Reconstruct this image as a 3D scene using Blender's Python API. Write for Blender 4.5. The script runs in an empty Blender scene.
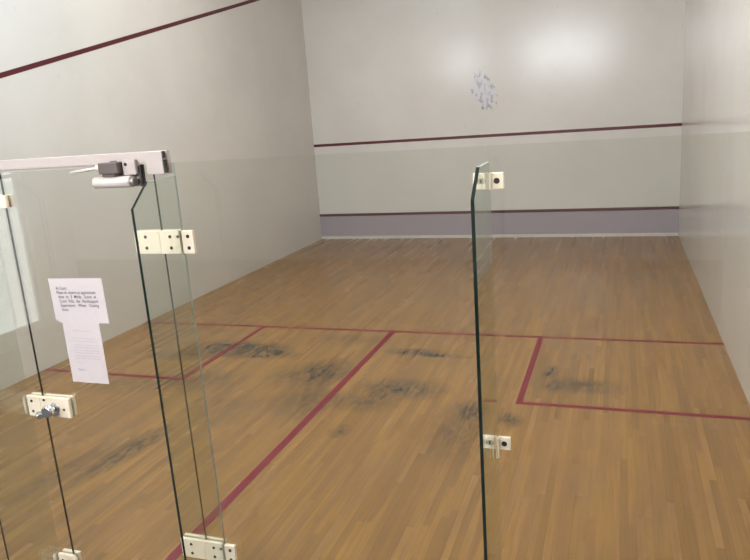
import bpy, bmesh, math, random
from mathutils import Vector, Matrix

random.seed(4)
sc = bpy.context.scene
COL = sc.collection

# ------------------------------------------------------------------ camera
# X to the right (left wall x=0), Y into the court (glass wall y=0, front wall y=9.75), Z up
CAM = Vector((5.479, -2.425, 2.261))
YAW, PITCH, ROLL, FPX = -0.350, -0.233, -0.072, 688.137


def set_camera():
    f = Vector((math.sin(YAW) * math.cos(PITCH), math.cos(YAW) * math.cos(PITCH), math.sin(PITCH)))
    r = Vector((math.cos(YAW), -math.sin(YAW), 0))
    u = r.cross(f)
    c, s = math.cos(ROLL), math.sin(ROLL)
    r2, u2 = c * r + s * u, -s * r + c * u
    m = Matrix(((r2.x, u2.x, -f.x, CAM.x), (r2.y, u2.y, -f.y, CAM.y), (r2.z, u2.z, -f.z, CAM.z), (0, 0, 0, 1)))
    cd = bpy.data.cameras.new('camera')
    cd.sensor_fit = 'HORIZONTAL'
    cd.sensor_width = 36.0
    cd.lens = FPX * 36.0 / 750.0
    cd.clip_start = 0.02
    o = bpy.data.objects.new('camera', cd)
    COL.objects.link(o)
    o.matrix_world = m
    sc.camera = o


set_camera()

# ------------------------------------------------------------------ world, lamps, exposure
w = bpy.data.worlds.new('world')
sc.world = w
w.use_nodes = True
w.node_tree.nodes['Background'].inputs['Color'].default_value = (0.75, 0.85, 1.0, 1)
w.node_tree.nodes['Background'].inputs['Strength'].default_value = 0.3

sc.view_settings.view_transform = 'Standard'
sc.view_settings.look = 'None'
sc.view_settings.exposure = -0.14
sc.view_settings.gamma = 1.0
sc.view_settings.use_curve_mapping = False
sc.cycles.transparent_max_bounces = 24
sc.cycles.max_bounces = 10
sc.cycles.diffuse_bounces = 6
sc.cycles.glossy_bounces = 5
sc.cycles.caustics_reflective = False
sc.cycles.caustics_refractive = False

WINDOW_STRENGTH = 34.0
SIDE_STRENGTH = 4.2
LAMP_W = 62.0
COOL, WARM = (0.60, 0.80, 1.0), (1.0, 0.975, 0.92)


def area(name, loc, sx, sy, watts, color, rot=(0, 0, 0)):
    ld = bpy.data.lights.new(name, 'AREA')
    ld.shape = 'RECTANGLE'
    ld.size, ld.size_y = sx, sy
    ld.energy = watts
    ld.color = color
    o = bpy.data.objects.new(name, ld)
    COL.objects.link(o)
    o.location = loc
    o.rotation_euler = rot
    return o


# fluorescent lamps on the court ceiling and one over the gallery
for lx, ly, k, col in ((1.0, 1.7, 2.2, COOL), (5.2, 1.8, 1.5, WARM), (1.9, 4.6, 1.3, WARM), (4.9, 4.6, 1.2, WARM)):
    area('court_lamp', (lx, ly, 5.60), 1.3, 0.6, LAMP_W * k, col)
area('gallery_lamp', (3.2, -2.2, 5.60), 1.3, 0.6, 30.0, (1.0, 0.9, 0.78))


# ------------------------------------------------------------------ node helpers
def new_mat(name):
    m = bpy.data.materials.new(name)
    m.use_nodes = True
    nt = m.node_tree
    return m, nt, nt.nodes['Principled BSDF']


def srgb(r, g, b):
    def f(c):
        c /= 255.0
        return c / 12.92 if c <= 0.04045 else ((c + 0.055) / 1.055) ** 2.4
    return (f(r), f(g), f(b), 1)


class N:
    """little wrapper that adds nodes to one tree"""

    def __init__(self, nt):
        self.nt = nt

    def put(self, sock, v):
        if hasattr(v, 'is_linked') or isinstance(v, bpy.types.NodeSocket):
            self.nt.links.new(v, sock)
        else:
            sock.default_value = v

    def math(self, op, a, b=0.0, clamp=False):
        n = self.nt.nodes.new('ShaderNodeMath')
        n.operation = op
        n.use_clamp = clamp
        self.put(n.inputs[0], a)
        self.put(n.inputs[1], b)
        return n.outputs[0]

    def xyz(self):
        tc = self.nt.nodes.new('ShaderNodeTexCoord')
        s = self.nt.nodes.new('ShaderNodeSeparateXYZ')
        self.nt.links.new(tc.outputs['Object'], s.inputs[0])
        return tc.outputs['Object'], s.outputs[0], s.outputs[1], s.outputs[2]

    def scaled(self, vec, sx, sy, sz):
        n = self.nt.nodes.new('ShaderNodeMapping')
        n.inputs['Scale'].default_value = (sx, sy, sz)
        self.nt.links.new(vec, n.inputs['Vector'])
        return n.outputs[0]

    def noise(self, vec, scale, detail=3.0, rough=0.55):
        n = self.nt.nodes.new('ShaderNodeTexNoise')
        n.inputs['Scale'].default_value = scale
        n.inputs['Detail'].default_value = detail
        n.inputs['Roughness'].default_value = rough
        self.nt.links.new(vec, n.inputs['Vector'])
        return n.outputs['Fac']

    def combine(self, a, b, c):
        n = self.nt.nodes.new('ShaderNodeCombineXYZ')
        for i, v in enumerate((a, b, c)):
            self.put(n.inputs[i], v)
        return n.outputs[0]

    def white(self, vec):
        n = self.nt.nodes.new('ShaderNodeTexWhiteNoise')
        n.noise_dimensions = '3D'
        self.nt.links.new(vec, n.inputs['Vector'])
        return n.outputs['Value']

    def ramp(self, fac, lo, hi):
        n = self.nt.nodes.new('ShaderNodeMapRange')
        n.clamp = True
        n.interpolation_type = 'SMOOTHSTEP'
        self.put(n.inputs['Value'], fac)
        n.inputs['From Min'].default_value = lo
        n.inputs['From Max'].default_value = hi
        return n.outputs['Result']

    def mix(self, fac, a, b, kind='MIX'):
        n = self.nt.nodes.new('ShaderNodeMix')
        n.data_type = 'RGBA'
        n.blend_type = kind
        self.put(n.inputs['Factor'], fac)
        self.put(n.inputs[6], a)
        self.put(n.inputs[7], b)
        return n.outputs[2]

    def ellipse(self, x, y, cx, cy, rx, ry, ang=0.0):
        """1 in the middle of an ellipse, 0 on its rim and outside"""
        dx = self.math('SUBTRACT', x, cx)
        dy = self.math('SUBTRACT', y, cy)
        c, s = math.cos(ang), math.sin(ang)
        u = self.math('ADD', self.math('MULTIPLY', dx, c / rx), self.math('MULTIPLY', dy, s / rx))
        v = self.math('ADD', self.math('MULTIPLY', dx, -s / ry), self.math('MULTIPLY', dy, c / ry))
        d = self.math('SQRT', self.math('ADD', self.math('MULTIPLY', u, u), self.math('MULTIPLY', v, v)))
        return self.math('SUBTRACT', 1.0, d, True)


def bump(nt, bsdf, height, strength, dist=0.01):
    b = nt.nodes.new('ShaderNodeBump')
    b.inputs['Strength'].default_value = strength
    b.inputs['Distance'].default_value = dist
    nt.links.new(height, b.inputs['Height'])
    nt.links.new(b.outputs['Normal'], bsdf.inputs['Normal'])


# ------------------------------------------------------------------ materials
def plain(name, col, rough=0.5, metal=0.0, spec=0.5):
    m, nt, p = new_mat(name)
    h = N(nt)
    vec, x, y, z = h.xyz()
    n = h.noise(vec, 40.0, 2.0)
    c2 = tuple(min(1, v * 0.9) for v in col[:3]) + (1,)
    nt.links.new(h.mix(n, col, c2), p.inputs['Base Color'])
    p.inputs['Roughness'].default_value = rough
    p.inputs['Metallic'].default_value = metal
    p.inputs['Specular IOR Level'].default_value = spec
    return m


WALL_COL = (0.645, 0.630, 0.592, 1)


def wall_material(name, patch=False, col=WALL_COL):
    m, nt, p = new_mat(name)
    h = N(nt)
    vec, x, y, z = h.xyz()
    big = h.noise(vec, 0.9, 4.0, 0.6)
    fine = h.noise(vec, 60.0, 3.0, 0.6)
    c = h.mix(h.ramp(big, 0.3, 0.75), col, tuple(v * 0.93 for v in col[:3]) + (1,))
    # faint grey ball marks
    marks = h.noise(h.scaled(vec, 1.0, 1.0, 1.0), 7.0, 2.0)
    c = h.mix(h.math('MULTIPLY', h.ramp(marks, 0.68, 0.8), 0.12), c, (0.30, 0.29, 0.28, 1))
    if patch:
        wob = h.math('MULTIPLY', h.math('SUBTRACT', h.noise(vec, 11.0, 4.0, 0.65), 0.5), 1.3)
        e = h.ellipse(x, z, 3.27, 2.545, 0.24, 0.43, 0.30)
        e = h.math('ADD', e, h.math('MULTIPLY', wob, h.ramp(e, 0.0, 0.15)))
        body = h.ramp(e, 0.24, 0.34)
        fleck = h.ramp(h.noise(h.scaled(vec, 1.4, 1.0, 0.8), 13.0, 4.0, 0.7), 0.46, 0.66)
        rim = h.math('MULTIPLY', h.ramp(e, 0.12, 0.25), h.math('SUBTRACT', 1.0, h.ramp(e, 0.42, 0.70)))
        c = h.mix(body, c, (0.60, 0.60, 0.63, 1))
        c = h.mix(h.math('MULTIPLY', h.math('MULTIPLY', rim, fleck), 0.6), c, (0.13, 0.12, 0.125, 1))
        c = h.mix(h.math('MULTIPLY', h.math('MULTIPLY', body, fleck), 0.45), c, (0.2, 0.2, 0.22, 1))
    nt.links.new(c, p.inputs['Base Color'])
    p.inputs['Roughness'].default_value = 0.19
    p.inputs['Specular IOR Level'].default_value = 0.36
    bump(nt, p, fine, 0.04, 0.004)
    return m


def floor_material():
    m, nt, p = new_mat('floor_strip_wood')
    h = N(nt)
    vec, x, y, z = h.xyz()
    W_, L_ = 0.042, 1.05
    row = h.math('FLOOR', h.math('DIVIDE', x, W_))
    off = h.white(h.combine(row, 3.0, 7.0))
    seg = h.math('FLOOR', h.math('ADD', h.math('DIVIDE', y, L_), h.math('MULTIPLY', off, 5.0)))
    rnd = h.white(h.combine(row, seg, 1.0))
    rnd2 = h.white(h.combine(row, seg, 9.0))
    grain = h.noise(h.scaled(vec, 60.0, 2.2, 1.0), 1.0, 4.0, 0.65)
    blotch = h.noise(h.scaled(vec, 1.6, 0.8, 1.0), 1.4, 4.0, 0.6)
    a = (0.345, 0.182, 0.053, 1)
    b = (0.225, 0.120, 0.039, 1)
    c = h.mix(rnd, a, b)
    c = h.mix(h.math('MULTIPLY', rnd2, 0.35), c, (0.330, 0.165, 0.070, 1))
    c = h.mix(h.math('MULTIPLY', h.ramp(grain, 0.38, 0.72), 0.42), c, (0.16, 0.088, 0.038, 1))
    c = h.mix(h.math('MULTIPLY', h.ramp(blotch, 0.42, 0.75), 0.28), c, (0.20, 0.13, 0.075, 1))
    # gaps between strips
    fx = h.math('FRACT', h.math('DIVIDE', x, W_))
    gap = h.math('SUBTRACT', 1.0, h.ramp(h.math('MINIMUM', fx, h.math('SUBTRACT', 1.0, fx)), 0.015, 0.06))
    fy = h.math('FRACT', h.math('ADD', h.math('DIVIDE', y, L_), h.math('MULTIPLY', off, 5.0)))
    gy = h.math('SUBTRACT', 1.0, h.ramp(fy, 0.0, 0.006))
    c = h.mix(h.math('MULTIPLY', h.math('MAXIMUM', gap, gy), 0.22), c, (0.06, 0.035, 0.018, 1))
    # rubber scuffs worn into the boards where the players stand
    spots = ((1.90, 3.50, 0.50, 0.26, 0.1, 1.5), (2.20, 3.40, 0.34, 0.14, 0.1, 1.0), (1.50, 3.58, 0.50, 0.22, 0.1, 1.1),
             (1.30, 3.30, 0.55, 0.22, 0.2, 0.9), (3.62, 3.66, 0.36, 0.13, 0.0, 1.5), (3.95, 3.60, 0.34, 0.07, 0.0, 1.0),
             (3.75, 2.76, 0.46, 0.26, 0.0, 1.15), (3.52, 2.45, 0.35, 0.22, 0.0, 0.8), (2.95, 3.06, 0.28, 0.40, 0.3, 1.0),
             (2.70, 2.92, 0.40, 0.35, 0.5, 0.75), (3.02, 2.42, 0.35, 0.42, 0.2, 0.85), (4.93, 3.33, 0.07, 0.22, -0.1, 1.4),
             (4.97, 3.03, 0.10, 0.16, -0.1, 1.2), (5.22, 3.08, 0.30, 0.20, 0.0, 1.0), (2.10, 1.30, 0.13, 0.62, -0.17, 1.15),
             (1.85, 1.0, 0.15, 0.6, -0.15, 0.7), (4.40, 2.10, 0.30, 0.62, 0.0, 0.7), (3.53, 1.91, 0.09, 0.13, 0.0, 1.0),
             (4.73, 2.33, 0.11, 0.15, 0.2, 1.3), (4.42, 2.45, 0.20, 0.20, 0.2, 0.9), (1.88, 2.66, 0.5, 0.3, 0.2, 0.7),
             (2.83, 3.95, 0.5, 0.2, 0.0, 0.55), (1.2, 2.5, 0.6, 0.3, 0.3, 0.6), (2.4, 2.2, 0.4, 0.5, 0.3, 0.5))
    tot = 0.0
    for s in spots:
        tot = h.math('ADD', tot, h.math('MULTIPLY', h.math('POWER', h.ellipse(x, y, *s[:5]), 0.7), s[5]))
    streak = h.noise(h.scaled(vec, 20.0, 6.0, 1.0), 1.0, 6.0, 0.75)
    sm = h.math('MULTIPLY', h.math('MINIMUM', tot, 1.3), h.ramp(streak, 0.36, 0.60))
    sm = h.math('ADD', h.math('MULTIPLY', sm, 0.85), h.math('MULTIPLY', h.math('MINIMUM', tot, 1.0), 0.14), True)
    c = h.mix(sm, c, (0.052, 0.040, 0.028, 1))
    nt.links.new(c, p.inputs['Base Color'])
    nt.links.new(h.math('ADD', 0.25, h.math('MULTIPLY', rnd2, 0.03)), p.inputs['Roughness'])
    p.inputs['Specular IOR Level'].default_value = 0.32
    return m


def line_material(name, col, worn=0.2):
    m, nt, p = new_mat(name)
    h = N(nt)
    vec, x, y, z = h.xyz()
    n = h.noise(h.scaled(vec, 9.0, 3.0, 5.0), 2.0, 5.0, 0.7)
    c2 = tuple(v * 0.6 for v in col[:3]) + (1,)
    nt.links.new(h.mix(h.math('MULTIPLY', h.ramp(n, 0.45, 0.75), worn * 3, True), col, c2), p.inputs['Base Color'])
    p.inputs['Roughness'].default_value = 0.42
    return m


def glass_material(name, tint, boost=1.0):
    """flat toughened glass: see-through with a mirror reflection that grows towards grazing view"""
    m = bpy.data.materials.new(name)
    m.use_nodes = True
    nt = m.node_tree
    nt.nodes.remove(nt.nodes['Principled BSDF'])
    out = nt.nodes['Material Output']
    h = N(nt)
    vec, x, y, z = h.xyz()
    film = h.noise(vec, 3.0, 3.0)
    t = nt.nodes.new('ShaderNodeBsdfTransparent')
    dark = tuple(v * 0.985 for v in tint[:3]) + (1,)
    nt.links.new(h.mix(film, tint, dark), t.inputs['Color'])
    g = nt.nodes.new('ShaderNodeBsdfGlossy')
    g.inputs['Roughness'].default_value = 0.015
    g.inputs['Color'].default_value = (0.95, 1.0, 0.98, 1)
    fr = nt.nodes.new('ShaderNodeFresnel')
    # the pane is not refracting, so its inner face takes the inverse index to reflect like the outer one
    ge = nt.nodes.new('ShaderNodeNewGeometry')
    nt.links.new(h.math('SUBTRACT', 1.5, h.math('MULTIPLY', ge.outputs['Backfacing'], 1.5 - 1.0 / 1.5)), fr.inputs['IOR'])
    mx = nt.nodes.new('ShaderNodeMixShader')
    nt.links.new(h.math('MULTIPLY', fr.outputs[0], boost, True), mx.inputs['Fac'])
    nt.links.new(t.outputs[0], mx.inputs[1])
    nt.links.new(g.outputs[0], mx.inputs[2])
    nt.links.new(mx.outputs[0], out.inputs['Surface'])
    return m


def daylight_material(name, strength, col=(0.93, 0.95, 1.0, 1)):
    m = bpy.data.materials.new(name)
    m.use_nodes = True
    nt = m.node_tree
    nt.nodes.remove(nt.nodes['Principled BSDF'])
    e = nt.nodes.new('ShaderNodeEmission')
    e.inputs['Color'].default_value = col
    e.inputs['Strength'].default_value = strength
    nt.links.new(e.outputs[0], nt.nodes['Material Output'].inputs['Surface'])
    return m


M = {}
M['wall'] = wall_material('cream_wall_paint')
M['front'] = wall_material('cream_front_wall_paint', True)
M['gallery'] = wall_material('gallery_wall_paint')
M['ceiling'] = plain('white_ceiling', (0.72, 0.71, 0.68, 1), 0.8)
M['floor'] = floor_material()
M['gfloor'] = plain('grey_gallery_floor', (0.09, 0.08, 0.07, 1), 0.6)
M['wainscot'] = plain('dark_wainscot', (0.045, 0.032, 0.024, 1), 0.55)
M['floor_line'] = line_material('red_floor_paint', (0.185, 0.010, 0.022, 1))
M['wall_line'] = line_material('maroon_wall_paint', (0.085, 0.010, 0.014, 1), 0.1)
M['tin'] = plain('grey_tin_paint', (0.36, 0.315, 0.36, 1), 0.42)
M['tin_strip'] = plain('pale_strip', (0.66, 0.62, 0.58, 1), 0.5)
M['glass'] = glass_material('court_glass', (0.945, 0.950, 0.930, 1))
M['fin_glass'] = glass_material('fin_glass', (0.93, 0.95, 0.93, 1))
M['edge'] = plain('glass_edge', (0.006, 0.016, 0.014, 1), 0.12)
M['edge_pale'] = plain('glass_edge_pale', (0.45, 0.52, 0.50, 1), 0.2)
M['edge_soft'] = plain('glass_edge_grey', (0.05, 0.07, 0.065, 1), 0.2)
M['nylon'] = plain('cream_nylon', (0.86, 0.745, 0.575, 1), 0.4)
M['bolt'] = plain('dark_bolt', (0.035, 0.022, 0.018, 1), 0.45, 0.3)
M['alu'] = plain('painted_aluminium', (0.47, 0.405, 0.375, 1), 0.4)
M['steel'] = plain('grey_steel', (0.30, 0.27, 0.26, 1), 0.35, 0.6)
M['dark'] = plain('dark_metal', (0.05, 0.042, 0.04, 1), 0.4, 0.4)
M['bronze'] = plain('dull_brown_metal', (0.13, 0.10, 0.09, 1), 0.45, 0.3)
M['silver'] = plain('silver_body', (0.60, 0.54, 0.50, 1), 0.35, 0.1)
M['chrome'] = plain('chrome', (0.75, 0.75, 0.78, 1), 0.12, 1.0)
M['paper'] = plain('white_paper', (0.60, 0.53, 0.53, 1), 0.7, 0, 0.2)
M['ink'] = plain('dark_ink', (0.055, 0.045, 0.055, 1), 0.7, 0, 0.2)
M['ink_grey'] = plain('grey_ink', (0.36, 0.32, 0.33, 1), 0.7, 0, 0.2)
M['ink_blue'] = plain('blue_ink', (0.22, 0.22, 0.40, 1), 0.7, 0, 0.2)
M['frame'] = plain('window_frame_paint', (0.5, 0.5, 0.5, 1), 0.5)
M['sky_pane'] = daylight_material('daylit_window_pane', WINDOW_STRENGTH)
M['door_pane'] = daylight_material('daylit_door_pane', SIDE_STRENGTH)


# ------------------------------------------------------------------ mesh helpers
def box(bm, x0, x1, y0, y1, z0, z1, mi=0, bev=0.0, seg=2):
    r = bmesh.ops.create_cube(bm, size=1.0)
    vs = r['verts']
    for v in vs:
        v.co = Vector(((x0 + x1) / 2 + v.co.x * (x1 - x0), (y0 + y1) / 2 + v.co.y * (y1 - y0), (z0 + z1) / 2 + v.co.z * (z1 - z0)))
    fs = {f for v in vs for f in v.link_faces}
    for f in fs:
        f.material_index = mi
    if bev > 0:
        es = {e for v in vs for e in v.link_edges}
        bmesh.ops.bevel(bm, geom=list(es), offset=bev, segments=seg, affect='EDGES', profile=0.6)


def tube(bm, p0, p1, r0, r1=None, n=20, mi=0, caps=True, bev=0.0):
    p0, p1 = Vector(p0), Vector(p1)
    r1 = r0 if r1 is None else r1
    d = (p1 - p0)
    q = d.to_track_quat('Z', 'Y').to_matrix()
    prof = [(0, r0), (d.length, r1)]
    if bev:
        prof = [(0, r0 - bev), (bev * 0.3, r0 - bev * 0.3), (bev, r0), (d.length - bev, r1), (d.length - bev * 0.3, r1 - bev * 0.3), (d.length, r1 - bev)]
    rings = []
    for h_, r in prof:
        rings.append([bm.verts.new(p0 + q @ Vector((r * math.cos(2 * math.pi * k / n), r * math.sin(2 * math.pi * k / n), h_))) for k in range(n)])
    for a, b in zip(rings, rings[1:]):
        for k in range(n):
            f = bm.faces.new((a[k], a[(k + 1) % n], b[(k + 1) % n], b[k]))
            f.material_index = mi
            f.smooth = True
    if caps:
        bm.faces.new(list(reversed(rings[0]))).material_index = mi
        bm.faces.new(rings[-1]).material_index = mi


def prism(bm, outline, axis, a0, a1, mi_face=0, mi_edge=0, bev=0.0, inset_edge=None):
    """outline: list of 2-D points; axis 'y': points are (x,z) swept from y=a0 to a1; axis 'x': points are (y,z)"""
    def P(p, a):
        return Vector((p[0], a, p[1])) if axis == 'y' else Vector((a, p[0], p[1]))
    lo = [bm.verts.new(P(p, a0)) for p in outline]
    hi = [bm.verts.new(P(p, a1)) for p in outline]
    n = len(outline)
    caps = [bm.faces.new(lo), bm.faces.new(list(reversed(hi)))]
    for f in caps:
        f.material_index = mi_face
    sides = []
    for k in range(n):
        f = bm.faces.new((lo[k], hi[k], hi[(k + 1) % n], lo[(k + 1) % n]))
        mi = mi_edge
        if inset_edge and k in inset_edge:
            mi = inset_edge[k]
        f.material_index = mi
        sides.append(f)
    bmesh.ops.recalc_face_normals(bm, faces=caps + sides)
    if bev:
        es = {e for f in caps + sides for e in f.edges}
        bmesh.ops.bevel(bm, geom=list(es), offset=bev, segments=2, affect='EDGES')


def obj(name, bm, mats, parent=None, origin=None):
    me = bpy.data.meshes.new(name)
    if origin is not None:
        bmesh.ops.translate(bm, verts=bm.verts, vec=-Vector(origin))
    bm.normal_update()
    bm.to_mesh(me)
    bm.free()
    for m in (mats if isinstance(mats, (list, tuple)) else [mats]):
        me.materials.append(m)
    o = bpy.data.objects.new(name, me)
    COL.objects.link(o)
    if origin is not None:
        o.location = origin
    if parent is not None:
        o.parent = parent
        # parents sit at their base without rotation or scale: keep the part where it was built
        wl = Vector((0, 0, 0))
        p = parent
        while p is not None:
            wl += p.location
            p = p.parent
        o.location = Vector(o.location) - wl
    return o


def tag(o, label=None, cat=None, group=None, kind=None):
    if label:
        o['label'] = label
    if cat:
        o['category'] = cat
    if group:
        o['group'] = group
    if kind:
        o['kind'] = kind
    return o


def empty(name, loc, label, cat, group=None, kind=None):
    o = bpy.data.objects.new(name, None)
    o.empty_display_size = 0.1
    COL.objects.link(o)
    o.location = loc
    return tag(o, label, cat, group, kind)


def B():
    return bmesh.new()


# ------------------------------------------------------------------ the court shell
CW, CL, CH = 6.40, 9.75, 5.70
GX0, GY0 = -1.20, -4.60          # gallery behind the glass
LW = 0.05

bm = B(); box(bm, -0.2, CW + 0.2, 0.0, CL + 0.2, -0.12, 0.0)
floor = tag(obj('floor', bm, M['floor']), 'worn strip-wood squash court floor with red lines', 'floor', kind='structure')
bm = B(); box(bm, GX0 - 0.2, CW + 0.2, GY0 - 0.2, 0.0, -0.12, 0.0)
tag(obj('floor_gallery', bm, M['gfloor']), 'plain grey floor of the viewing gallery outside the glass', 'floor', kind='structure')
bm = B(); box(bm, -0.2, 0.0, 0.0, CL, 0.0, CH)
wall_left = tag(obj('wall_left', bm, M['wall']), 'long cream left side wall with slanting maroon out line', 'wall', kind='structure')
bm = B(); box(bm, CW, CW + 0.2, GY0, CL, 0.0, CH)
tag(obj('wall_right', bm, M['wall']), 'cream right side wall with a glossy sheen', 'wall', kind='structure')
bm = B(); box(bm, -0.2, CW + 0.2, CL, CL + 0.2, 0.0, CH)
wall_front = tag(obj('wall_front', bm, M['front']), 'cream front wall with maroon service line and a scraped pale patch', 'wall', kind='structure')
bm = B(); box(bm, GX0 - 0.2, CW + 0.2, GY0 - 0.2, CL + 0.2, CH, CH + 0.15)
tag(obj('ceiling', bm, M['ceiling']), 'white ceiling above court and gallery', 'ceiling', kind='structure')
bm = B(); box(bm, GX0, -0.2, 0.0, 0.2, 0.0, CH)
tag(obj('wall_gallery_front', bm, M['gallery']), 'short gallery wall left of the court', 'wall', kind='structure')

# gallery walls with real openings
WINS = [(-0.75, 0.55, 3.45, 4.65), (2.05, 5.05, 3.40, 4.75)]
bm = B()
xs = [GX0 - 0.2, WINS[0][0], WINS[0][1], WINS[1][0], WINS[1][1], CW]
zt = 4.75
for k in range(5):
    if k in (1, 3):
        wz = WINS[0] if k == 1 else WINS[1]
        box(bm, xs[k], xs[k + 1], GY0 - 0.2, GY0, 0.0, wz[2])
        box(bm, xs[k], xs[k + 1], GY0 - 0.2, GY0, wz[3], CH)
    else:
        box(bm, xs[k], xs[k + 1], GY0 - 0.2, GY0, 0.0, CH)
tag(obj('wall_gallery_back', bm, M['gallery']), 'gallery wall behind the viewer with high windows', 'wall', kind='structure')
bm = B(); box(bm, GX0, CW, GY0, GY0 + 0.03, 0.0, 0.72, 0, 0.004)
tag(obj('trim_1', bm, M['wainscot']), 'dark wooden wainscot along the foot of the gallery back wall', 'wainscot', kind='structure')
GD = (-3.94, -2.95, 0.0, 2.02)   # glazed gallery entrance in the left gallery wall
bm = B()
box(bm, GX0 - 0.2, GX0, GY0, GD[0], 0.0, CH)
box(bm, GX0 - 0.2, GX0, GD[1], 0.2, 0.0, CH)
box(bm, GX0 - 0.2, GX0, GD[0], GD[1], GD[3], CH)
tag(obj('wall_gallery_left', bm, M['gallery']), 'left gallery wall with the daylit entrance door', 'wall', kind='structure')

for i, (x0, x1, z0, z1) in enumerate(WINS):
    wn = empty('window_%d' % (i + 1), ((x0 + x1) / 2, GY0 - 0.1, z0), ('small high daylit window' if i == 0 else 'wide high daylit window') + ' in the gallery back wall', 'window', kind='structure')
    bm = B()
    fw = 0.06
    box(bm, x0, x1, GY0 - 0.13, GY0 - 0.05, z0, z0 + fw); box(bm, x0, x1, GY0 - 0.13, GY0 - 0.05, z1 - fw, z1)
    box(bm, x0, x0 + fw, GY0 - 0.13, GY0 - 0.05, z0 + fw, z1 - fw); box(bm, x1 - fw, x1, GY0 - 0.13, GY0 - 0.05, z0 + fw, z1 - fw)
    nm = 0 if i == 0 else 1
    for k in range(nm):
        xm = x0 + (x1 - x0) * (k + 1) / (nm + 1)
        box(bm, xm - 0.06, xm + 0.06, GY0 - 0.13, GY0 - 0.05, z0 + fw, z1 - fw)
    obj('window_frame', bm, M['frame'], wn)
    bm = B(); box(bm, x0 + fw * 0.5, x1 - fw * 0.5, GY0 - 0.10, GY0 - 0.09, z0 + fw * 0.5, z1 - fw * 0.5)
    obj('window_pane', bm, M['sky_pane'], wn)
gd = empty('door_2', (GX0 - 0.1, (GD[0] + GD[1]) / 2, 0.0), 'glazed entrance door in the left gallery wall, bright with daylight', 'door', kind='structure')
bm = B()
y0, y1, z0, z1 = GD
for a in ((y0, y1, 0.0, 0.10), (y0, y1, z1 - 0.05, z1), (y0, y1, 1.86, 1.90)):
    box(bm, GX0 - 0.13, GX0 - 0.05, *a)
for a in ((y0, y0 + 0.05, 0.10, z1 - 0.05), (y1 - 0.05, y1, 0.10, z1 - 0.05)):
    box(bm, GX0 - 0.13, GX0 - 0.05, *a)
obj('door_frame', bm, M['frame'], gd)
bm = B(); box(bm, GX0 - 0.10, GX0 - 0.09, y0 + 0.03, y1 - 0.03, 0.08, z1 - 0.03)
obj('door_pane', bm, M['door_pane'], gd)

# ------------------------------------------------------------------ court lines (paint, as thin strips on what they are painted on)
T = 0.0012
SL, BD, BL, BR = 4.275, 1.627, 1.637, 1.646      # short line, box depth, box widths (from the side walls)


def floor_line(name, label, x0, x1, y0, y1, z=T):
    b_ = B(); box(b_, x0, x1, y0, y1, 0.0, z)
    tag(obj(name, b_, M['floor_line'], floor), label)


h2 = LW / 2
floor_line('short_line', 'red short line running across the floor', 0.0, CW, SL - h2, SL + h2)
floor_line('half_court_line', 'red half-court line running back from the short line', 3.2 - h2 - 0.006, 3.2 + h2 + 0.006, 0.0, SL - h2)
for nm, lab, xa, xb, xl in (('service_box_line', 'red outline of the left service box', 0.0, BL + h2, BL),
                            ('service_box_line', 'red outline of the right service box', CW - BR - h2, CW, CW - BR)):
    b_ = B()
    box(b_, xl - h2, xl + h2, SL - BD - h2, SL - h2, 0.0, T)
    if xl < 3:
        box(b_, xa, xl - h2, SL - BD - h2, SL - BD + h2, 0.0, T)
    else:
        box(b_, xl + h2, xb, SL - BD - h2, SL - BD + h2, 0.0, T)
    tag(obj(nm, b_, M['floor_line'], floor), lab)

bm = B(); box(bm, 0.0, CW, CL - T, CL, 1.795 - h2, 1.795 + h2)
tag(obj('service_line', bm, M['wall_line'], wall_front), 'maroon service line across the front wall')
bm = B()
OZ0, OZ1 = 4.62, 2.18            # out line height at the front and at the glass
vs = [(CL - 0.01, OZ0 - h2), (CL - 0.01, OZ0 + h2), (0.0, OZ1 + h2), (0.0, OZ1 - h2)]
prism(bm, vs, 'x', 0.0, T)
tag(obj('out_line', bm, M['wall_line'], wall_left), 'slanting maroon out line along the left wall')

tin = empty('tin', (CW / 2, CL - 0.02, 0.0), 'low grey tin board along the foot of the front wall', 'tin board')
bm = B(); box(bm, 0.002, CW - 0.002, CL - 0.022, CL - 0.002, 0.055, 0.445)
obj('tin_panel', bm, M['tin'], tin)
bm = B(); box(bm, 0.002, CW - 0.002, CL - 0.034, CL - 0.002, 0.445, 0.492, 0, 0.006)
tag(obj('tin_rail', bm, M['wall_line'], tin), 'maroon rail along the top of the tin')
bm = B(); box(bm, 0.002, CW - 0.002, CL - 0.026, CL - 0.002, 0.001, 0.055, 0, 0.004)
tag(obj('bottom_strip', bm, M['tin_strip'], tin), 'pale strip along the bottom of the tin')

# ------------------------------------------------------------------ glass back wall
GT = 0.006                        # half the glass thickness
TOP = 2.135
JX, FX, KX = 5.045, 3.754, 2.725  # right joint fin, hinge-side fin, lock-side fin
DX0, DX1 = 2.815, 3.650           # door leaf


def glass_panel(x0, x1, label, z1=TOP, left_edge=0, right_edge=0):
    b_ = B()
    ol = [(x0, 0.004), (x1, 0.004), (x1, z1), (x0, z1)]
    prism(b_, ol, 'y', -GT, GT, 0, 1, inset_edge={3: left_edge, 1: right_edge, 2: 0})
    return tag(obj('glass_screen', b_, [M['glass'], M['edge'], M['edge_pale']], None, ((x0 + x1) / 2, 0, 0)), label, 'glass screen')


glass_panel(0.004, KX - 0.007, 'clear fixed glass panel left of the door, beside the lock-side fin')
glass_panel(KX + 0.007, DX0 - 0.010, 'narrow clear glass strip between the lock-side fin and the door edge')
glass_panel(DX1 + 0.006, FX - 0.003, 'narrow clear glass strip between the door hinges and the chamfered fin', right_edge=2)
glass_panel(FX + 0.003, JX - 0.0015, 'wide clear middle glass panel between the two chamfered fins')
glass_panel(JX + 0.0015, CW - 0.004, 'wide clear glass panel right of the clamped joint, reaching the right wall')


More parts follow.
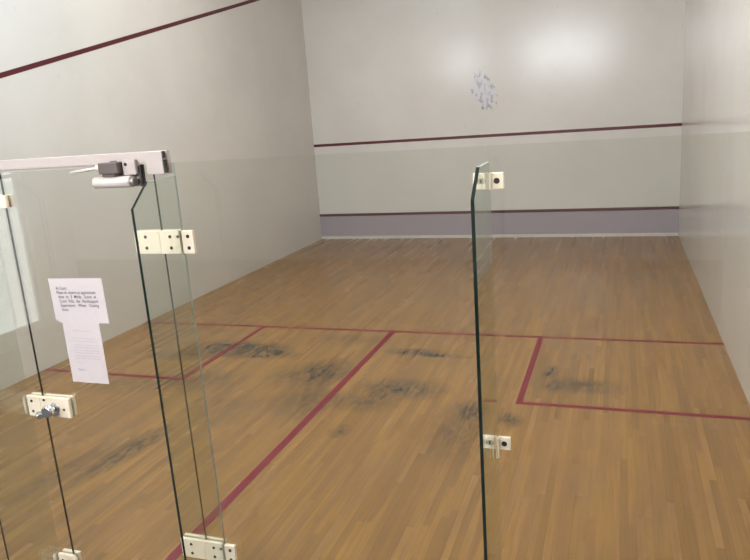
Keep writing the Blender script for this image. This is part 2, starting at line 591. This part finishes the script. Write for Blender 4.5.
def fin(x, label):
    b_ = B()
    ya = -GT - 0.001
    ol = [(ya, 0.004), (ya, 2.080), (-0.19, 2.078), (-0.297, 1.985), (-0.297, 0.004)]
    prism(b_, ol, 'x', x - GT, x + GT, 0, 1, inset_edge={0: 0, 4: 1, 1: 2})
    return tag(obj('glass_fin', b_, [M['fin_glass'], M['edge'], M['edge_pale']], None, (x, 0, 0)), label, 'glass fin')


fin(JX, 'upright glass fin with dark green chamfered edge at the two small square clamps')
fin(FX, 'upright glass fin with black chamfered edge at the hinge side of the door')
fin(KX, 'upright glass fin at the lock side of the door, cut by the photo\'s left edge')


# ------------------------------------------------------------------ nylon plates and bolts
PF = -GT - 0.0005                 # front face of the glass
PB = GT + 0.0005


def bolt(parent, x, z, r=0.006, y=None):
    b_ = B()
    r *= 1.3
    y = (PF - 0.016) if y is None else y
    tube(b_, (x, y + 0.001, z), (x, y - 0.0025, z), r, r * 0.85, 14)
    return obj('bolt', b_, M['bolt'], parent)


def plate_mesh(b_, x0, x1, z0, z1, th=0.016, back=True, bev=0.004):
    box(b_, x0, x1, PF - th, PF, z0, z1, 0, bev)
    if back:
        box(b_, x0, x1, PB, PB + th, z0, z1, 0, bev)


# --- door
door = empty('door_1', ((DX0 + DX1) / 2, 0.0, 0.0), 'frameless clear glass court door with cream hinges and a chrome lock', 'door', kind='structure')
bm = B()
prism(bm, [(DX0, 0.012), (DX1, 0.012), (DX1, 2.130), (DX0, 2.130)], 'y', -GT, GT, 0, 1, inset_edge={1: 2})
tag(obj('door_leaf', bm, [M['glass'], M['edge'], M['edge_soft']], door), 'clear glass door leaf')


def hinge(zb, zt, label):
    b_ = B()
    plate_mesh(b_, 3.521, DX1 - 0.0005, zb, zt)
    plate_mesh(b_, DX1 + 0.0005, FX - GT - 0.0004, zb, zt, bev=0.003)
    hg = tag(obj('hinge', b_, M['nylon'], door), label)
    c = B()
    box(c, FX + GT + 0.0004, 3.816, PF - 0.018, PF, zb, zt, 0, 0.005)
    obj('hinge_flange', c, M['nylon'], hg)
    zc, dz = (zb + zt) / 2, 0.024
    for bx in (3.578, 3.702):
        bolt(hg, bx, zc + dz); bolt(hg, bx, zc - dz)
    bolt(hg, 3.534, zc, 0.0055)
    bolt(hg, 3.741, zc + dz, 0.0055)
    bolt(hg, 3.791, zc + dz + 0.001, 0.0065, PF - 0.018); bolt(hg, 3.791, zc - dz, 0.0065, PF - 0.018)
    return hg


hinge(1.757, 1.856, 'upper cream nylon hinge with dark bolts')
hinge(0.274, 0.374, 'lower cream nylon hinge with dark bolts')

# lock on the door, keeper on the strip beside it
bm = B(); plate_mesh(bm, DX0 + 0.001, 2.992, 0.945, 1.045, 0.018)
lock = tag(obj('lock', bm, M['nylon'], door), 'cream lock plate on the door leaf')
bolt(lock, 2.842, 1.030, 0.0055, PF - 0.018); bolt(lock, 2.958, 0.988, 0.0055, PF - 0.018)
bm = B()
KXX, KZ = 2.905, 0.992
tube(bm, (KXX, PF - 0.018, KZ), (KXX, PF - 0.024, KZ), 0.030, 0.030, 24, bev=0.002)
tube(bm, (KXX, PF - 0.024, KZ), (KXX, PF - 0.052, KZ), 0.015, 0.013, 20)
tube(bm, (KXX, PF - 0.050, KZ + 0.004), (KXX, PF - 0.080, KZ + 0.004), 0.029, 0.030, 24, bev=0.006)
knob = tag(obj('knob', bm, M['chrome'], lock), 'chrome lock knob')
bm = B()
tube(bm, (KXX - 0.012, PF - 0.062, KZ - 0.006), (KXX - 0.062, PF - 0.066, KZ - 0.022), 0.013, 0.021, 18, bev=0.004)
tag(obj('thumb_turn', bm, M['chrome'], lock), 'chrome thumb turn')

kp = empty('lock_keeper', (2.77, PF, 0.945), 'cream keeper plate beside the chrome door lock, fixed to the glass strip', 'lock plate')
bm = B()
box(bm, KX + GT + 0.0004, DX0 - 0.001, PF - 0.018, PF, 0.940, 1.046, 0, 0.004)
box(bm, KX + GT + 0.0004, DX0 - 0.012, PB, PB + 0.018, 0.940, 1.046, 0, 0.004)
prism(bm, [(2.702, 0.952), (KX - GT - 0.0004, 0.940), (KX - GT - 0.0004, 1.046), (2.702, 1.030)], 'y', PF - 0.018, PF, bev=0.003)
obj('keeper_plate', bm, M['nylon'], kp)
bolt(kp, 2.762, 1.020, 0.006, PF - 0.018); bolt(kp, 2.762, 0.966, 0.006, PF - 0.018)


# brackets above and below the keeper on the lock-side fin
def fin_bracket(zb, zt, label, xr=2.846, point=False):
    o = empty('fin_bracket', (KX, PF, zb), label, 'glass bracket')
    b_ = B()
    xl = KX + GT + 0.0004
    zt2 = zt - 0.018 if point else zt
    prism(b_, [(xl, zb), (xr, zb), (xr, zt2), (xr - 0.012, zt), (xl, zt)], 'y', PF - 0.018, PF, bev=0.003)
    prism(b_, [(2.692, zb), (KX - GT - 0.0004, zb), (KX - GT - 0.0004, zt), (2.692, zt2)], 'y', PF - 0.018, PF, bev=0.003)
    box(b_, xl, xr - 0.004, PB, PB + 0.018, zb, zt, 0, 0.003)
    obj('bracket_plate', b_, M['nylon'], o)
    bolt(o, 2.760, zt - 0.034, 0.006, PF - 0.018); bolt(o, 2.800, zt - 0.034, 0.006, PF - 0.018)
    return o


fin_bracket(1.972, 2.030, 'small cream bracket high on the lock-side fin, at the photo\'s left edge')
fin_bracket(0.060, 0.160, 'cream bracket at the foot of the lock-side fin, with angled top corners', point=True)


# clamps on the right-hand joint
def clamp(zb, zt, label, clip):
    o = empty('glass_clamp', (JX, PF, zb), label, 'glass clamp')
    zc = (zb + zt) / 2
    for a, b2 in ((4.992, JX - GT - 0.001), (JX + GT + 0.001, 5.100)):
        b_ = B()
        box(b_, a, b2, PF - 0.014, PF, zb, zt, 0, 0.004)
        pl = obj('clamp_plate', b_, M['nylon'], o)
        bolt(pl, (a + b2) / 2, zc, 0.0085, PF - 0.014)
    b_ = B()
    for s in (-1, 1):
        x0 = JX + s * (GT + 0.0005)
        x1 = x0 + s * 0.006
        box(b_, min(x0, x1), max(x0, x1), PF - 0.028, PF - 0.0142, zb - clip, zt, 0, 0.0015)
    obj('fin_clip', b_, M['nylon'], o)
    return o


clamp(1.985, 2.043, 'upper of the two cream square clamps at the right glass joint', 0.0)
clamp(0.990, 1.043, 'lower of the two cream square clamps at the right glass joint, over wooden floor', 0.032)

# ------------------------------------------------------------------ header rail and door closer
hd = empty('header_rail', (2.0, 0.0, 2.14), 'pale metal header rail above the glass door, ending at the chamfered fin', 'header rail')
bm = B()
box(bm, 0.004, 3.640, -0.026, 0.026, 2.142, 2.186, 0, 0.003)
box(bm, 0.004, 3.640, -0.020, 0.020, 2.137, 2.1425)
obj('rail', bm, M['alu'], hd)
bm = B()
box(bm, 3.640, 3.722, -0.030, -GT - 0.001, 2.092, 2.186, 0, 0.004)
box(bm, 3.640, 3.722, GT + 0.001, 0.030, 2.092, 2.186, 0, 0.004)
tag(obj('end_block', bm, M['alu'], hd), 'deeper pale block at the right end of the rail')
bm = B()
box(bm, 3.7225, 3.731, -0.029, -0.012, 2.098, 2.150, 0, 0.002)
box(bm, 3.7225, 3.729, -0.029, -0.012, 2.156, 2.184, 0, 0.002)
tag(obj('end_cap', bm, M['dark'], hd), 'dark end cap')

YF = PF
cb = B()
# closer body: a rounded horizontal cylinder on the door's top corner
tube(cb, (3.388, YF - 0.045, 2.070), (3.575, YF - 0.045, 2.070), 0.024, 0.024, 28, bev=0.004)
box(cb, 3.398, 3.565, YF - 0.045, YF - 0.008, 2.050, 2.090, 0, 0.004)
closer = tag(obj('door_closer', cb, M['silver'], door), 'silver hydraulic door closer body')
cb = B()
tube(cb, (3.5752, YF - 0.045, 2.070), (3.594, YF - 0.045, 2.070), 0.023, 0.020, 28, bev=0.003)
tag(obj('closer_end_cap', cb, M['steel'], closer), 'grey end cap')
cb = B()
box(cb, 3.405, 3.598, YF - 0.008, YF, 2.046, 2.128, 0, 0.002)
tag(obj('mounting_plate', cb, M['alu'], closer), 'pale mounting plate')
cb = B()
box(cb, 3.435, 3.53, YF - 0.070, YF - 0.026, 2.106, 2.152, 0, 0.004)
box(cb, 3.445, 3.505, YF - 0.062, YF - 0.028, 2.094, 2.106)
tube(cb, (3.500, YF - 0.048, 2.094), (3.500, YF - 0.048, 2.158), 0.014, 0.014, 18)
tag(obj('closer_bracket', cb, M['bronze'], closer), 'dark pivot bracket')
cb = B()
tube(cb, (3.445, YF - 0.060, 2.134), (3.295, YF - 0.075, 2.119), 0.0065, 0.0055, 12)
tube(cb, (3.428, YF - 0.060, 2.118), (3.428, YF - 0.060, 2.146), 0.012, 0.012, 16)
tag(obj('closer_arm', cb, M['silver'], closer), 'thin metal arm')
cb = B()
box(cb, 3.535, 3.598, YF - 0.040, YF - 0.022, 2.096, 2.158, 0, 0.003)
tag(obj('fixing_block', cb, M['alu'], closer), 'pale fixing block')
bolt(closer, 3.552, 2.140, 0.006, YF - 0.040)
cb = B()
box(cb, 3.604, 3.613, -0.034, YF - 0.001, 2.045, 2.1355, 0, 0.002)
tag(obj('pivot_pin', cb, M['dark'], door), 'dark pivot pin plate hanging below the header rail')


# ------------------------------------------------------------------ paper notices
def text_into(bm_, body, size, x, z, width=None, bold=0.0):
    cu = bpy.data.curves.new('lettering', 'FONT')
    cu.body = body
    cu.size = size
    cu.offset = bold
    cu.resolution_u = 2
    to = bpy.data.objects.new('lettering', cu)
    me = bpy.data.meshes.new_from_object(to)
    xs_ = [v.co.x for v in me.vertices]
    k = (width / max(xs_)) if (width and xs_) else 1.0
    base = len(bm_.verts)
    for v in me.vertices:
        v.co = Vector((x + v.co.x * k, 0.0, z + v.co.y))
    bm_.from_mesh(me)
    bpy.data.objects.remove(to)
    bpy.data.curves.remove(cu)
    bpy.data.meshes.remove(me)


def sheet_mesh(w_, h_, corner_fold=0.0):
    b_ = B()
    if corner_fold:
        ol = [(-w_ / 2 + corner_fold, -h_ / 2), (w_ / 2, -h_ / 2), (w_ / 2, h_ / 2), (-w_ / 2, h_ / 2), (-w_ / 2, -h_ / 2 + corner_fold * 0.6)]
    else:
        ol = [(-w_ / 2, -h_ / 2), (w_ / 2, -h_ / 2), (w_ / 2, h_ / 2), (-w_ / 2, h_ / 2)]
    prism(b_, ol, 'y', -0.0004, 0.0)
    return b_


def notice(loc, rot, label):
    o = empty('notice', loc, label, 'notice')
    o.rotation_euler = (0, rot, 0)
    return o


def part(name, b_, m, parent):
    me = bpy.data.meshes.new(name)
    b_.normal_update(); b_.to_mesh(me); b_.free()
    me.materials.append(m)
    o = bpy.data.objects.new(name, me)
    COL.objects.link(o)
    o.parent = parent
    return o


n1 = notice((3.145, PF - 0.0012, 1.535), math.radians(-1.0), 'landscape white paper notice with large dark lettering on the glass door, the upper sheet')
part('sheet', sheet_mesh(0.305, 0.212, 0.022), M['paper'], n1)
lt = B()
lines = [('At Court,', -0.118, 0.056), ('Please do observe an appointment', -0.118, 0.192), ('time  to  3  Mthly,  Score  at', -0.112, 0.186),
         ('Court  Kills,  the  Handicapped', -0.110, 0.190), ('Supervisors   When   Closing', -0.108, 0.188), ('Doors.', -0.104, 0.034)]
for k, (t, x, wd) in enumerate(lines):
    text_into(lt, t, 0.0215, x, 0.053 - k * 0.0205, wd * 1.17, 0.0003)
for v in lt.verts:
    v.co.y = -0.0008
part('lettering', lt, M['ink'], n1)

n2 = notice((3.134, PF - 0.0004, 1.281), math.radians(0.0), 'portrait white letter sheet with small grey print on the glass door, the lower sheet')
part('sheet', sheet_mesh(0.212, 0.297), M['paper'], n2)
lt = B()
rows = [('Notice to members', -0.055, 0.106, 0.105, 0.009), ('Re use of the court', -0.062, 0.070, 0.130, 0.008), ('All players are asked to keep', -0.062, 0.056, 0.140, 0.008)]
for t, x, z_, wd, sz in rows:
    lt = B()
    text_into(lt, t, sz, x, z_, wd)
    for v in lt.verts:
        v.co.y = -0.0008
    part('heading', lt, M['ink_grey'], n2)
lt = B()
para = ['the glass door shut while a game is on and to', 'wear clean shoes with pale soles on the wood', 'floor so that it is not marked or scratched by',
        'the players and to leave the court on time for', 'the next booking as shown on the sheet which', 'hangs beside the entrance to this building']
for k, t in enumerate(para):
    text_into(lt, t, 0.0095, -0.062, 0.036 - k * 0.0115 - (k // 2) * 0.004, 0.142)
text_into(lt, 'Thank you', 0.008, -0.062, -0.052, 0.032)
for v in lt.verts:
    v.co.y = -0.0008
part('paragraph', lt, M['ink_grey'], n2)
sg = B()
pts = [(-0.062 + 0.045 * k / 14, -0.085 + 0.008 * math.sin(k * 1.7) * (1 - k / 20)) for k in range(15)]
for (xa, za), (xb, zb) in zip(pts, pts[1:]):
    tube(sg, (xa, -0.0008, za), (xb, -0.0008, zb), 0.0009, 0.0009, 6)
part('signature', sg, M['ink_blue'], n2)
